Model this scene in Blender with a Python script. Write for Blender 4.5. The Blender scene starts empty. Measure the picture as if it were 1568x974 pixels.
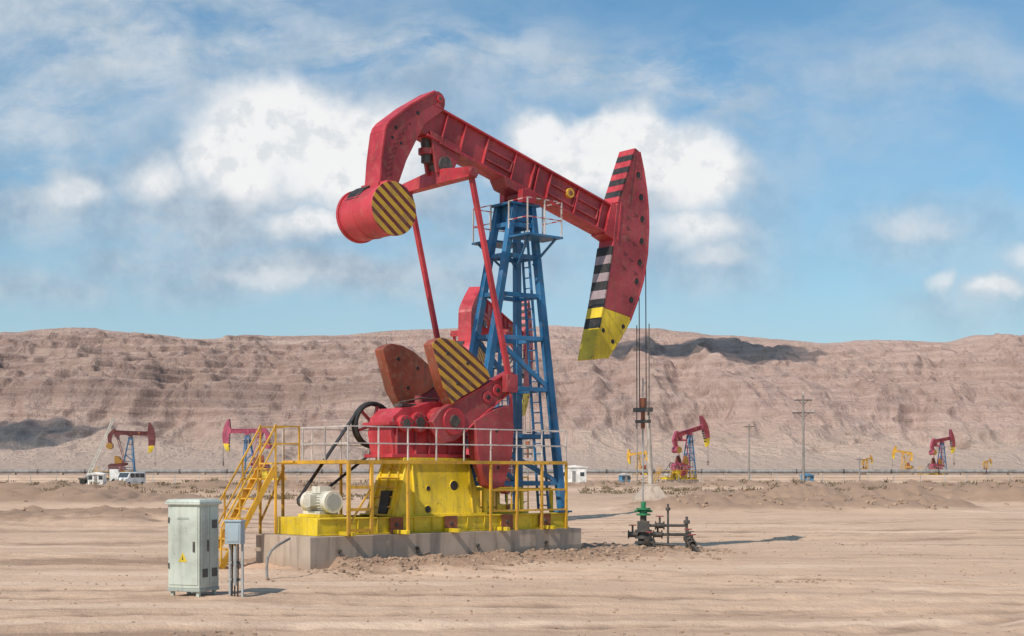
import bpy, bmesh, math, random
from mathutils import Vector, noise, Matrix
random.seed(7)
sc = bpy.context.scene
sc.view_settings.view_transform = 'Standard'
sc.view_settings.look = 'None'
sc.view_settings.exposure = 0
COL = sc.collection

# ------------------------------------------------------------------ node helpers
class NT:
    def __init__(s, nt): s.nt = nt; s.n = nt.nodes; s.l = nt.links
    def link(s, a, b): s.l.new(a, b)
    def setin(s, sock, v):
        if hasattr(v, 'links') or isinstance(v, bpy.types.NodeSocket): s.l.new(v, sock)
        elif isinstance(v, (tuple, list)):
            v = tuple(v)
            if len(sock.default_value) == 4 and len(v) == 3: v = v + (1,)
            sock.default_value = v
        else: sock.default_value = v
    def math(s, op, a, b=0.0, c=None, clamp=False):
        m = s.n.new('ShaderNodeMath'); m.operation = op; m.use_clamp = clamp
        s.setin(m.inputs[0], a); s.setin(m.inputs[1], b)
        if c is not None: s.setin(m.inputs[2], c)
        return m.outputs[0]
    def vmath(s, op, a, b=(0, 0, 0)):
        m = s.n.new('ShaderNodeVectorMath'); m.operation = op
        s.setin(m.inputs[0], a); s.setin(m.inputs[1], b)
        return m.outputs['Value'] if op in ('LENGTH', 'DOT_PRODUCT') else m.outputs[0]
    def noise(s, vec, scale, detail=6, rough=0.55, dist=0.0, col=False):
        m = s.n.new('ShaderNodeTexNoise')
        s.setin(m.inputs['Vector'], vec); m.inputs['Scale'].default_value = scale
        m.inputs['Detail'].default_value = detail; m.inputs['Roughness'].default_value = rough
        m.inputs['Distortion'].default_value = dist
        return m.outputs['Color'] if col else m.outputs['Fac']
    def smooth(s, v, a, b, lo=0.0, hi=1.0):
        m = s.n.new('ShaderNodeMapRange'); m.interpolation_type = 'SMOOTHSTEP'
        s.setin(m.inputs[0], v); m.inputs[1].default_value = a; m.inputs[2].default_value = b
        m.inputs[3].default_value = lo; m.inputs[4].default_value = hi
        return m.outputs[0]
    def mix(s, f, a, b, blend='MIX'):
        m = s.n.new('ShaderNodeMix'); m.data_type = 'RGBA'; m.blend_type = blend
        s.setin(m.inputs[0], f); s.setin(m.inputs[6], a); s.setin(m.inputs[7], b)
        return m.outputs[2]
    def scale(s, vec, v):
        return s.vmath('MULTIPLY', vec, v)

def newmat(name, rough=0.6, metal=0.0):
    m = bpy.data.materials.new(name); m.use_nodes = True
    t = NT(m.node_tree); b = t.n['Principled BSDF']
    b.inputs['Roughness'].default_value = rough; b.inputs['Metallic'].default_value = metal
    tc = t.n.new('ShaderNodeTexCoord')
    return m, t, b, tc.outputs['Object']

def bump(t, b, h, strength, dist):
    n = t.n.new('ShaderNodeBump'); n.inputs['Strength'].default_value = strength
    n.inputs['Distance'].default_value = dist
    t.link(h, n.inputs['Height']); t.link(n.outputs[0], b.inputs['Normal'])

DUST = (0.36, 0.26, 0.18)
def paint_nodes(t, b, P, col, dust, rough):
    n1 = t.noise(P, 0.9, 4); n2 = t.noise(P, 6, 6, 0.6)
    dark = tuple(c*0.72 for c in col); fade = tuple(min(1, c*1.12+.02) for c in col)
    c = t.mix(t.smooth(n1, 0.35, 0.65), fade, dark)
    st = t.noise(t.scale(P, (7, 7, 0.6)), 1.0, 4, 0.55)
    f = t.math('MULTIPLY', t.smooth(n2, 0.46, 0.78), dust*1.2)
    c = t.mix(f, c, DUST)
    f2 = t.math('MULTIPLY', t.smooth(st, 0.49, 0.70), dust*1.2)
    c = t.mix(f2, c, tuple(x*0.30 for x in DUST))
    # chips showing rust
    n3 = t.noise(P, 13, 3, 0.5)
    c = t.mix(t.math('MULTIPLY', t.smooth(n3, 0.66, 0.70), min(1, dust*2)), c, (.09, .035, .02))
    t.link(c, b.inputs['Base Color'])
    t.link(t.smooth(n2, 0.3, 0.7, rough-0.08, rough+0.22), b.inputs['Roughness'])
_pc = {}
def paint(name, col, dust=0.4, rough=0.45):
    if name in _pc: return _pc[name]
    m, t, b, P = newmat(name, rough)
    paint_nodes(t, b, P, col, dust, rough)
    _pc[name] = m
    return m
def stripes(name, ca, cb, d, freq, phase=0.0, duty=0.5):
    if name in _pc: return _pc[name]
    m, t, b, P = newmat(name, 0.55)
    v = t.math('FRACT', t.math('ADD', t.math('MULTIPLY', t.vmath('DOT_PRODUCT', P, d), freq), phase))
    n = t.math('MULTIPLY', t.math('SUBTRACT', t.noise(P, 8, 4), 0.5), 0.12)
    f = t.math('GREATER_THAN', t.math('ADD', v, n), duty)
    c = t.mix(f, ca, cb)
    n2 = t.noise(P, 3.5, 6, 0.6)
    c = t.mix(t.math('MULTIPLY', t.smooth(n2, 0.42, 0.72), 0.45), c, (0.2, 0.12, 0.07))
    t.link(c, b.inputs['Base Color'])
    _pc[name] = m
    return m

RED = paint('red_paint', (0.50, 0.028, 0.042), 0.17)
RED2 = paint('worn_red_paint', (0.37, 0.036, 0.046), 0.24)
YEL = paint('yellow_paint', (0.76, 0.54, 0.010), 0.26)
YEL2 = paint('orange_yellow_paint', (0.72, 0.38, 0.02), 0.28)
BLU = paint('blue_paint', (0.012, 0.14, 0.31), 0.2)
WHT = paint('white_paint', (0.62, 0.55, 0.50), 0.35)
BLK = paint('black_rubber', (0.012, 0.011, 0.012), 0.12, 0.6)
GRYP = paint('faded_white_stripe', (0.36, 0.27, 0.28), 0.3)
STEEL = paint('dark_steel', (0.06, 0.055, 0.05), 0.4, 0.5)
GALV = paint('galvanised_steel', (0.38, 0.39, 0.38), 0.25, 0.5)
PIPE = paint('pipe_lagging', (0.27, 0.26, 0.25), 0.4, 0.7)
RUST = paint('rusty_plate', (0.30, 0.085, 0.035), 0.5, 0.8)
CREAM = paint('motor_paint', (0.66, 0.63, 0.54), 0.25)
GREEN = paint('green_paint', (0.01, 0.22, 0.08), 0.2)
CABG = paint('cabinet_paint', (0.50, 0.53, 0.45), 0.18, 0.5)
CABD = paint('cabinet_side_paint', (0.33, 0.36, 0.32), 0.2, 0.5)
JBG = paint('junction_box_paint', (0.36, 0.44, 0.48), 0.15, 0.4)
PINK = paint('pink_paint', (0.42, 0.055, 0.12), 0.3)
MAR = paint('maroon_paint', (0.15, 0.02, 0.025), 0.3)
GLASS = paint('dark_glass', (0.03, 0.04, 0.05), 0.1, 0.1)
DSTR = stripes('drum_stripes', (0.58, 0.35, 0.03), (0.13, 0.02, 0.02), (0.62, 0, 0.78), 4.9, 0.15, 0.55)
FSTR = stripes('fan_stripes', (0.56, 0.30, 0.03), (0.10, 0.025, 0.02), (0.55, 0, 0.83), 4.9, 0.1, 0.55)
FBRN = paint('brown_red_paint', (0.30, 0.06, 0.022), 0.4)

def concrete():
    m, t, b, P = newmat('concrete', 0.9)
    n1 = t.noise(P, 0.9, 5); n2 = t.noise(P, 22, 5, 0.7)
    st = t.noise(t.scale(P, (5, 5, 0.5)), 1.0, 5)
    c = t.mix(t.smooth(n1, 0.3, 0.7), (0.52, 0.41, 0.32), (0.39, 0.31, 0.245))
    c = t.mix(t.math('MULTIPLY', t.smooth(st, 0.48, 0.66), 0.5), c, (0.20, 0.15, 0.115))
    c = t.mix(t.math('MULTIPLY', t.smooth(n2, 0.55, 0.8), 0.4), c, (0.2, 0.17, 0.14))
    sp = t.n.new('ShaderNodeSeparateXYZ'); t.link(P, sp.inputs[0])
    c = t.mix(t.math('MULTIPLY', t.smooth(t.math('ADD', sp.outputs[2], t.math('MULTIPLY', n1, .3)), .5, .15), .6), c, (.36, .245, .17))
    t.link(c, b.inputs['Base Color']); bump(t, b, n2, 0.4, 0.02)
    return m
CONC = concrete()

# ------------------------------------------------------------------ mesh builder
class MB:
    def __init__(s):
        s.v = []; s.f = []; s.fm = []; s.mats = []; s.xf = None
    def mi(s, m):
        if m not in s.mats: s.mats.append(m)
        return s.mats.index(m)
    def add(s, vs, fs, mat):
        o = len(s.v)
        if s.xf: vs = [s.xf(p) for p in vs]
        s.v += [tuple(p) for p in vs]
        if isinstance(mat, list): ms = [s.mi(m) for m in mat]
        else: ms = [s.mi(mat)]*len(fs)
        for f, m in zip(fs, ms):
            s.f.append([i+o for i in f]); s.fm.append(m)
    def prism(s, prof, t0, t1, mat, near=None, side=None):
        n = len(prof)
        vs = [(p[0], t0, p[1]) for p in prof] + [(p[0], t1, p[1]) for p in prof]
        fs = [list(range(n)), list(range(n, 2*n))] + [[i, (i+1) % n, n+(i+1) % n, n+i] for i in range(n)]
        ms = [near or mat, mat] + [side or mat]*n
        s.add(vs, fs, ms)
    def box(s, x0, x1, y0, y1, z0, z1, mat):
        s.prism([(x0, z0), (x1, z0), (x1, z1), (x0, z1)], y0, y1, mat)
    def frustum(s, b, t, z0, z1, mat):
        vs = [(b[0], b[2], z0), (b[1], b[2], z0), (b[1], b[3], z0), (b[0], b[3], z0),
              (t[0], t[2], z1), (t[1], t[2], z1), (t[1], t[3], z1), (t[0], t[3], z1)]
        s.add(vs, [[0, 1, 2, 3], [4, 5, 6, 7], [0, 1, 5, 4], [1, 2, 6, 5], [2, 3, 7, 6], [3, 0, 4, 7]], mat)
    def bar(s, p, q, w, h, mat, up=(0, 0, 1), w2=None, h2=None):
        p = Vector(p); q = Vector(q); d = (q-p).normalized(); up = Vector(up)
        if abs(d.dot(up)) > 0.98: up = Vector((1, 0, 0))
        sx = d.cross(up).normalized(); uy = sx.cross(d).normalized()
        w2 = w2 or w; h2 = h2 or h
        vs = []
        for c, ww, hh in ((p, w, h), (q, w2, h2)):
            for a, b in ((-1, -1), (1, -1), (1, 1), (-1, 1)):
                vs.append(tuple(c + sx*a*ww/2 + uy*b*hh/2))
        s.add(vs, [[0, 1, 2, 3], [4, 5, 6, 7], [0, 1, 5, 4], [1, 2, 6, 5], [2, 3, 7, 6], [3, 0, 4, 7]], mat)
    def cyl(s, p, q, r, mat, n=12, r2=None, cap0=None):
        p = Vector(p); q = Vector(q); d = (q-p).normalized()
        up = Vector((0, 0, 1)) if abs(d.z) < 0.95 else Vector((1, 0, 0))
        sx = d.cross(up).normalized(); uy = sx.cross(d)
        r2 = r if r2 is None else r2
        vs = []
        for c, rr in ((p, r), (q, r2)):
            for i in range(n):
                a = 2*math.pi*i/n
                vs.append(tuple(c + sx*math.cos(a)*rr + uy*math.sin(a)*rr))
        fs = [list(range(n)), list(range(n, 2*n))] + [[i, (i+1) % n, n+(i+1) % n, n+i] for i in range(n)]
        s.add(vs, fs, [cap0 or mat] + [mat]*(n+1))
    def path(s, pts, r, mat, n=6):
        for a, b in zip(pts[:-1], pts[1:]): s.cyl(a, b, r, mat, n)
    def ring(s, c, axis, R, r, mat, n=24, m=6):
        c = Vector(c); ax = Vector(axis).normalized()
        up = Vector((0, 0, 1)) if abs(ax.z) < 0.95 else Vector((1, 0, 0))
        e1 = ax.cross(up).normalized(); e2 = ax.cross(e1)
        vs = []; fs = []
        for i in range(n):
            a = 2*math.pi*i/n; d = e1*math.cos(a)+e2*math.sin(a)
            for j in range(m):
                b = 2*math.pi*j/m
                vs.append(tuple(c + d*(R+r*math.cos(b)) + ax*r*math.sin(b)))
        for i in range(n):
            for j in range(m):
                fs.append([i*m+j, ((i+1) % n)*m+j, ((i+1) % n)*m+(j+1) % m, i*m+(j+1) % m])
        s.add(vs, fs, mat)
    def build(s, name, parent=None, bevel=0.0, loc=None, rot=None):
        me = bpy.data.meshes.new(name); me.from_pydata(s.v, [], s.f)
        for m in s.mats: me.materials.append(m)
        me.polygons.foreach_set('material_index', s.fm)
        me.polygons.foreach_set('use_smooth', [True]*len(s.f))
        bm = bmesh.new(); bm.from_mesh(me); bmesh.ops.recalc_face_normals(bm, faces=bm.faces); bm.to_mesh(me); bm.free()
        me.set_sharp_from_angle(angle=0.55)
        o = bpy.data.objects.new(name, me); COL.objects.link(o)
        if parent: o.parent = parent
        if loc: o.location = loc
        if rot is not None: o.rotation_euler = (0, 0, rot)
        if bevel:
            b = o.modifiers.new('bevel', 'BEVEL'); b.width = bevel; b.segments = 2; b.limit_method = 'ANGLE'; b.angle_limit = 0.6
        return o
def empty(name, loc, rotz=0, scale=1):
    e = bpy.data.objects.new(name, None); COL.objects.link(e)
    e.location = loc; e.rotation_euler = (0, 0, rotz); e.scale = (scale,)*3; e.empty_display_size = 0.5
    return e

# ------------------------------------------------------------------ pumpjack
PIV = (6.98, 9.31); SH = (4.03, 3.40)
def rotf(c, a):
    ca, sa = math.cos(a), math.sin(a)
    def f(p):
        x = p[0]-c[0]; z = p[2]-c[1]
        return (c[0]+x*ca-z*sa, p[1], c[1]+x*sa+z*ca)
    return f
FRONT = [(11.00, 11.07), (11.13, 11.0), (11.28, 10.5), (11.39, 9.99), (11.46, 9.45), (11.47, 8.92), (11.42, 8.2), (11.26, 7.46), (11.04, 6.9), (10.76, 6.34), (10.36, 5.8), (9.89, 5.26)]
def front_s(z):
    for a, b in zip(FRONT[1:-1], FRONT[2:]):
        if b[1] <= z <= a[1]:
            k = (a[1]-z)/(a[1]-b[1]); return a[0]+(b[0]-a[0])*k
    return 11

def pumpjack(loc, rot, scale=1.0, brot=0.0, red=RED, red2=RED2, blue=BLU, yel=YEL, main=False):
    E = empty('pumpjack', loc, rot, scale)
    BV = 1 if main else 0
    rb = rotf(PIV, brot)
    eqp = rb((4.43, 0, 9.36)); ex, ez = eqp[0], eqp[2]
    r1, r2 = 1.89, 5.15
    d = math.hypot(ex-SH[0], ez-SH[1]); d = min(max(d, 3.3), 7.0)
    a = (r1*r1-r2*r2+d*d)/(2*d); h = math.sqrt(max(0, r1*r1-a*a))
    ux, uz = (ex-SH[0])/d, (ez-SH[1])/d
    px, pz = SH[0]+a*ux+h*uz, SH[1]+a*uz-h*ux
    crot = math.atan2(pz-SH[1], px-SH[0]) - math.atan2(0.96, 1.63)
    rc = rotf(SH, crot)
    # --- foundation
    m = MB(); m.box(0, 8.12, -1.18, 1.18, -0.25, 0.75, CONC)
    if main:
        for sx in (0.75, 2.9, 4.7, 6.9):
            m.cyl((sx, -1.185, 0.42), (sx, -1.24, 0.42), 0.045, STEEL, 8)
            m.ring((sx, -1.23, 0.36), (1, 0, 0), 0.05, 0.012, STEEL, 12)
    m.build('foundation_slab', E, 0.03*BV)
    # --- skid
    m = MB()
    for sg in (-1, 1):
        m.box(0.41, 7.95, sg*0.84-0.02, sg*0.84+0.02, 0.79, 1.11, yel)
        m.box(0.41, 7.95, sg*0.80-0.10, sg*0.80+0.10, 0.752, 0.79, yel)
        m.box(0.41, 7.95, sg*0.80-0.10, sg*0.80+0.10, 1.11, 1.15, yel)
        for i in range(13):
            x = 1.45+i*0.53; m.box(x, x+0.02, min(sg*0.72, sg*0.9), max(sg*0.72, sg*0.9), 0.79, 1.11, yel)
        for x in (2.5, 4.1, 5.85, 7.1):
            m.box(x-0.19, x+0.19, min(sg*0.915, sg*0.94), max(sg*0.915, sg*0.94), 0.77, 1.14, RUST)
            m.cyl((x, sg*0.94, 0.96), (x, sg*0.97, 0.96), 0.05, STEEL, 8)
    m.box(0.38, 1.42, -0.87, 0.87, 0.754, 1.153, yel)
    for x in (1.9, 2.7, 3.6, 4.5, 5.4, 6.2, 7.0, 7.8):
        m.box(x, x+0.12, -0.7, 0.7, 0.80, 1.10, yel)
    for x in (0.95, 2.45, 3.95, 5.45, 6.95):   # outriggers carrying the guard rail
        m.box(x-0.05, x+0.05, -1.47, -0.93, 0.757, 0.85, yel)
        m.box(x-0.05, x+0.05, 0.93, 1.47, 0.757, 0.85, yel)
    m.build('skid_frame', E, 0.008*BV)
    # --- pedestal
    m = MB()
    m.frustum((2.69, 5.25, -0.68, 0.68), (3.08, 5.0, -0.5, 0.5), 1.153, 2.46, yel)
    m.box(2.95, 5.15, -0.6, 0.6, 2.46, 2.53, yel)
    m.box(2.6, 5.35, -0.76, 0.76, 1.15, 1.19, yel)
    def pf(z): return 0.68-0.18*(z-1.153)/1.307
    for sx, z, r in ((4.45, 1.86, 0.12), (3.66, 1.80, 0.06), (3.6, 1.30, 0.09)):
        t = pf(z); m.cyl((sx, -t-0.015, z), (sx, -t+0.05, z), r*1.1, yel, 20)
        m.cyl((sx, -t-0.018, z), (sx, -t, z), r, BLK, 20)
    for sx in (3.22, 4.95):
        m.bar((sx, -0.70, 1.19), (sx, -0.53, 2.46), 0.03, 0.06, yel, up=(0, 1, 0))
    for t in (-0.35, 0.0, 0.35):
        m.bar((2.71, t*1.2, 1.19), (3.06, t, 2.46), 0.035, 0.1, yel, up=(1, 0, 0))
    for k in range(5):
        f = (k+.5)/5; m.bar((2.68+.36*f, -.42, 1.25+1.15*f), (2.68+.36*f, .42, 1.25+1.15*f), .025, .04, YEL2)
    m.prism([(2.66, 1.2), (2.80, 1.2), (2.87, 1.75), (2.76, 1.75)], -0.27, 0.08, BLK)
    for t in (-0.6, 0.6):
        m.bar((5.4, t, 1.15), (5.4, t, 1.9), 0.1, 0.1, yel); m.bar((6.6, t, 1.15), (6.6, t, 1.75), 0.08, 0.08, yel)
        m.bar((5.4, t, 1.75), (7.6, t, 1.75), 0.06, 0.08, yel); m.bar((7.6, t, 1.15), (7.6, t, 1.75), 0.08, 0.08, yel)
    m.build('gearbox_pedestal', E, 0.012*BV)
    # --- gearbox
    m = MB()
    m.prism([(2.75, 2.53), (4.9, 2.53), (4.95, 3.25), (4.7, 3.7), (4.3, 3.9), (3.8, 3.88), (3.4, 3.75), (3.0, 3.72), (2.72, 3.5), (2.65, 3.1)], -0.48, 0.48, red)
    m.box(2.55, 5.05, -0.56, 0.56, 3.30, 3.38, red)
    m.box(2.62, 5.02, -0.58, 0.58, 2.535, 2.62, red)
    for sx in (2.8, 3.35, 3.75, 4.35, 4.8):
        m.box(sx-0.02, sx+0.02, -0.55, 0.55, 2.62, 3.30, red2)
    for sx, z, r, l in ((4.03, 3.40, 0.36, 0.72), (3.42, 3.38, 0.24, 0.62), (3.0, 3.34, 0.2, 0.64)):
        m.cyl((sx, -l, z), (sx, l, z), r, red, 20)
        m.cyl((sx, -l-.012, z), (sx, -l, z), r*.55, STEEL, 16)
        for k in range(8):
            an = k*math.pi/4; m.cyl((sx+r*0.8*math.cos(an), -l-0.02, z+r*0.8*math.sin(an)), (sx+r*0.8*math.cos(an), -l, z+r*0.8*math.sin(an)), 0.022, STEEL, 6)
    m.cyl((SH[0], -1.16, SH[1]), (SH[0], 1.16, SH[1]), 0.16, STEEL, 16)
    m.cyl((3.9, 0.1, 3.88), (3.9, 0.1, 4.05), 0.1, red2, 12)
    m.box(3.2, 3.6, -.2, .2, 3.76, 3.84, STEEL)
    m.path([(3.1, -.2, 3.72), (3.1, -.2, 3.86), (3.7, -.3, 3.98), (4.2, -.3, 3.96)], .02, STEEL)
    for x in (2.7, 3.1, 3.55, 3.8, 4.25, 4.6, 4.95):
        m.cyl((x, -0.53, 3.24), (x, -0.53, 3.44), 0.022, STEEL, 6)
    m.build('gearbox', E, 0.012*BV)
    # --- flywheel, belts and motor
    m = MB(); c = Vector((3.03, 0.78, 3.34))
    m.ring(c, (0, 1, 0), 0.52, 0.055, BLK, 36, 8); m.ring(c+Vector((0, 0.1, 0)), (0, 1, 0), 0.52, 0.055, BLK, 36, 8)
    m.cyl(c-Vector((0, .3, 0)), c+Vector((0, .15, 0)), 0.1, STEEL, 14)
    for k in range(6):
        an = k*math.pi/3+0.3; m.bar(c, c+Vector((math.cos(an)*.5, 0, math.sin(an)*.5)), 0.07, 0.06, red2)
    m.build('flywheel', E)
    m = MB()
    mc = (1.05, 0.80, 1.50)
    dx, dz = c.x-mc[0], c.z-mc[2]; L = math.hypot(dx, dz); nx, nz = -dz/L, dx/L
    for sg in (-1, 1):
        m.bar((mc[0]+sg*nx*.13, .82, mc[2]+sg*nz*.13), (c.x+sg*nx*.56, .82, c.z+sg*nz*.56), 0.12, 0.03, BLK, up=(nx, 0, nz))
    m.cyl((1.05, .6, 1.5), (1.05, .9, 1.5), 0.13, STEEL, 16)
    m.build('drive_belts', E)
    m = MB()
    m.cyl((1.05, -0.34, 1.5), (1.05, 0.5, 1.5), 0.225, CREAM, 24)
    m.cyl((1.05, -0.50, 1.5), (1.05, -0.30, 1.5), 0.255, CREAM, 24)
    m.cyl((1.05, -0.505, 1.5), (1.05, -0.50, 1.5), 0.19, GALV, 20)
    m.cyl((1.05, 0.42, 1.5), (1.05, 0.55, 1.5), 0.25, CREAM, 24)
    for k in range(24):
        an = k*math.pi/12; e = Vector((math.cos(an), 0, math.sin(an)))
        q = Vector((1.05, 0, 1.5))+e*0.235
        m.bar(q+Vector((0, -.28, 0)), q+Vector((0, .4, 0)), 0.012, 0.03, CREAM, up=e)
    m.box(0.90, 1.2, -0.15, 0.2, 1.70, 1.86, CREAM); m.box(0.66, 0.84, -0.12, 0.16, 1.4, 1.66, CREAM)
    m.box(0.8, 1.3, -0.3, 0.42, 1.22, 1.29, CREAM); m.box(0.72, 1.38, -0.42, 0.5, 1.155, 1.22, yel)
    m.build('electric_motor', E, 0.008*BV)
    # --- samson post
    m = MB()
    top = {'rn': (6.58, -.3, 9.0), 'rf': (6.58, .3, 9.0), 'fn': (7.2, -.3, 9.0), 'ff': (7.2, .3, 9.0)}
    bot = {'rn': (4.95, -.42, 1.15), 'rf': (4.95, .42, 1.15), 'fn': (7.74, -.88, 1.15), 'ff': (7.74, .88, 1.15)}
    def lp(k, z):
        f = (z-1.15)/7.85; return Vector(bot[k]).lerp(Vector(top[k]), f)
    for k in top:
        m.bar(bot[k], top[k], 0.19, 0.19, blue, up=(0, 1, 0), w2=0.16, h2=0.16)
        b = Vector(bot[k]); m.box(b.x-.2, b.x+.2, b.y-.16, b.y+.16, 1.155, 1.20, blue)
    zs = [1.9, 3.1, 4.3, 5.6, 6.7, 7.7, 8.5]
    for i, z in enumerate(zs):
        for p, q in (('rn', 'fn'), ('rf', 'ff'), ('rn', 'rf'), ('fn', 'ff')):
            m.bar(lp(p, z), lp(q, z), 0.08, 0.11, blue)
    m.bar(lp('rn', 5.6), lp('fn', 4.3), 0.08, 0.12, blue); m.bar(lp('rf', 5.6), lp('ff', 4.3), 0.08, 0.12, blue)
    m.bar(lp('rn', 3.1), lp('fn', 1.9), 0.08, 0.12, blue); m.bar(lp('rf', 3.1), lp('ff', 1.9), 0.08, 0.12, blue)
    m.box(6.4, 7.38, -.42, .42, 9.0, 9.06, blue)
    m.box(6.62, 7.15, -.3, .3, 8.6, 9.0, blue)
    m.build('samson_post', E, 0.008*BV)
    # ladder
    m = MB()
    for t in (-0.62, -0.22):
        m.bar((7.5, t, 1.2), (7.0, t*0.6, 8.1), 0.05, 0.05, blue)
    n = 26
    for i in range(n):
        k = (i+.5)/n; s_ = 7.5-.5*k; w = 1-.4*k
        m.cyl((s_, -.62*w, 1.2+6.9*k), (s_, -.22*w, 1.2+6.9*k), 0.018, blue, 6)
    m.build('access_ladder', E)
    # crown platform
    m = MB()
    for sg in (-1, 1):
        y0, y1 = sorted((sg*0.32, sg*1.12))
        m.box(6.35, 7.55, y0, y1, 8.12, 8.17, blue)
        m.bar((6.5, sg*1.0, 8.12), (6.7, sg*.35, 7.5), 0.05, 0.05, blue); m.bar((7.4, sg*1.0, 8.12), (7.2, sg*.35, 7.5), 0.05, 0.05, blue)
        cor = [(6.38, sg*.36), (6.38, sg*1.09), (6.95, sg*1.09), (7.52, sg*1.09), (7.52, sg*.36)]
        for x, y in cor: m.bar((x, y, 8.17), (x, y, 9.05), 0.03, 0.03, WHT)
        for z in (8.58, 9.05):
            for (xa, ya), (xb, yb) in zip(cor[:-1], cor[1:]):
                N = 4
                for i in range(N):
                    pa = (xa+(xb-xa)*i/N, ya+(yb-ya)*i/N, z); pb = (xa+(xb-xa)*(i+1)/N, ya+(yb-ya)*(i+1)/N, z)
                    m.bar(pa, pb, 0.025, 0.025, red if i % 2 else WHT)
    m.build('crown_platform', E)
    # --- saddle bearing
    m = MB()
    m.cyl((6.98, -.45, 9.28), (6.98, .45, 9.28), 0.17, red2, 18)
    for t in (-.36, .36): m.box(6.75, 7.2, t-.1, t+.1, 9.06, 9.4, red)
    m.build('saddle_bearing', E, 0.01*BV)
    # --- walking beam
    m = MB(); m.xf = rb
    TL = Vector((4.40, 11.07)); D = Vector((0.961, -0.276)); N = Vector((0.276, 0.961))
    def q(a_, b_): v = TL+D*a_-N*b_; return (v.x, v.y)
    def pl(a0, a1, b0, b1, t0, t1, mat): m.prism([q(a0, b0), q(a1, b0), q(a1, b1), q(a0, b1)], t0, t1, mat)
    pl(-.5, 6.2, .045, .78, -.17, .17, red2)
    pl(-.35, 6.2, 0, .045, -.27, .27, red); pl(-.3, 6.2, .78, .83, -.27, .27, red)
    for a_ in (.15, .75, 1.5, 2.45, 3.1, 3.25, 3.7, 4.7, 5.6, 6.1):
        pl(a_, a_+.03, .046, .779, -.25, .25, red)
    for a0, a1 in ((1.55, 2.42), (3.75, 4.67), (4.75, 5.55)):
        pl(a0, a1, .30, .34, -.23, .23, red2); pl(a0, a1, .58, .62, -.23, .23, red2)
        pl(a0, a0+.03, .341, .579, -.23, .23, red2); pl(a1-.03, a1, .341, .579, -.23, .23, red2)
    pl(0.1, 1.3, .83, .87, -.29, .29, red2)
    for a_ in [0.2+.14*i for i in range(8)]+[5.5+.12*i for i in range(5)]:
        v = q(a_, -.0); m.cyl((v[0], -.2, v[1]), (v[0]+.276*.03, -.2, v[1]+.961*.03), 0.02, STEEL, 6)
        m.cyl((v[0], .2, v[1]), (v[0]+.276*.03, .2, v[1]+.961*.03), 0.02, STEEL, 6)
    v = q(4.45, .30); m.cyl((v[0], -.262, v[1]), (v[0], -.17, v[1]), 0.13, YEL2, 18); m.cyl((v[0], -.266, v[1]), (v[0], -.26, v[1]), 0.07, RUST, 18)
    m.prism([q(2.2, .83), q(3.25, .83), q(3.05, 1.02), q(2.4, 1.02)], -.3, .3, red2)
    m.prism([q(5.9, -.06), q(6.32, -.02), q(6.32, .9), q(5.9, .86)], -.28, .28, red)
    m.build('walking_beam', E, 0.006*BV)
    # tail
    m = MB(); m.xf = rb
    tail = [(4.10, 11.46), (4.22, 11.48), (4.34, 11.43), (4.42, 11.32), (4.42, 11.17), (4.38, 11.05), (3.80, 10.62), (3.56, 10.20), (3.26, 9.66), (3.0, 9.0), (2.47, 9.0), (2.52, 9.6), (2.62, 10.27), (2.68, 10.42), (2.79, 10.55), (3.385, 11.01)]
    m.prism(tail, -.27, .27, red2, side=red)
    outer = [(2.47, 9.0), (2.52, 9.6), (2.62, 10.27), (2.68, 10.42), (2.79, 10.55), (3.385, 11.01), (4.10, 11.46)]
    for p_, q_ in zip(outer[:-1], outer[1:]):
        m.bar((p_[0], 0, p_[1]), (q_[0], 0, q_[1]), 0.62, 0.05, red, up=(0, 0, 1) if abs(q_[1]-p_[1]) < abs(q_[0]-p_[0]) else (-1, 0, 0))
    m.box(2.38, 3.12, -.36, .36, 8.86, 9.03, red)
    for x, z, r in ((2.95, 10.4, .05), (2.85, 10.15, .04), (3.6, 10.85, .05), (3.1, 10.05, .04)):
        m.cyl((x, -.274, z), (x, -.2, z), r, BLK, 12)
    m.cyl((4.25, -.31, 11.3), (4.25, .31, 11.3), 0.09, red, 14)
    m.cyl((4.25, -.315, 11.3), (4.25, .315, 11.3), 0.045, STEEL, 10)
    for i in range(11):   # painted lettering strokes running up the arm
        f = i/10; cx = 2.74+.55*f*f; cz = 9.2+1.3*f
        m.bar((cx-.08, -.274, cz), (cx+.10, -.274, cz+.10), 0.006, 0.012, MAR, up=(0, 0, 1))
        m.bar((cx+.08, -.274, cz), (cx+.04, -.274, cz+.11), 0.006, 0.012, MAR, up=(1, 0, 0))
    m.build('tail_arm', E, 0.01*BV)
    m = MB(); m.xf = rb
    m.cyl((2.57, -.70, 8.36), (2.57, .76, 8.36), 0.60, red, 40)
    m.cyl((2.57, -.735, 8.36), (2.57, -.66, 8.36), 0.635, red, 40, cap0=DSTR)
    m.cyl((2.57, .70, 8.36), (2.57, .78, 8.36), 0.635, red, 40)
    m.ring((2.57, .1, 8.36), (0, 1, 0), 0.6, 0.014, red, 40)
    m.prism([(2.05, 8.66), (2.16, 8.60), (2.46, 8.93), (2.40, 9.0), (2.2, 8.88)], -.02, .58, BLK)
    m.prism([(2.34, 8.86), (2.8, 8.86), (2.72, 9.02), (2.42, 9.02)], -.66, -.4, red)
    m.build('counterweight_drum', E, 0.008*BV)
    # equaliser
    m = MB(); m.xf = rb
    m.bar((4.43, -1.36, 9.36), (4.43, 0, 9.44), 0.26, 0.24, red, w2=.3, h2=.38)
    m.bar((4.43, 0, 9.44), (4.43, 1.36, 9.36), 0.3, 0.38, red, w2=.26, h2=.24)
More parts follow.
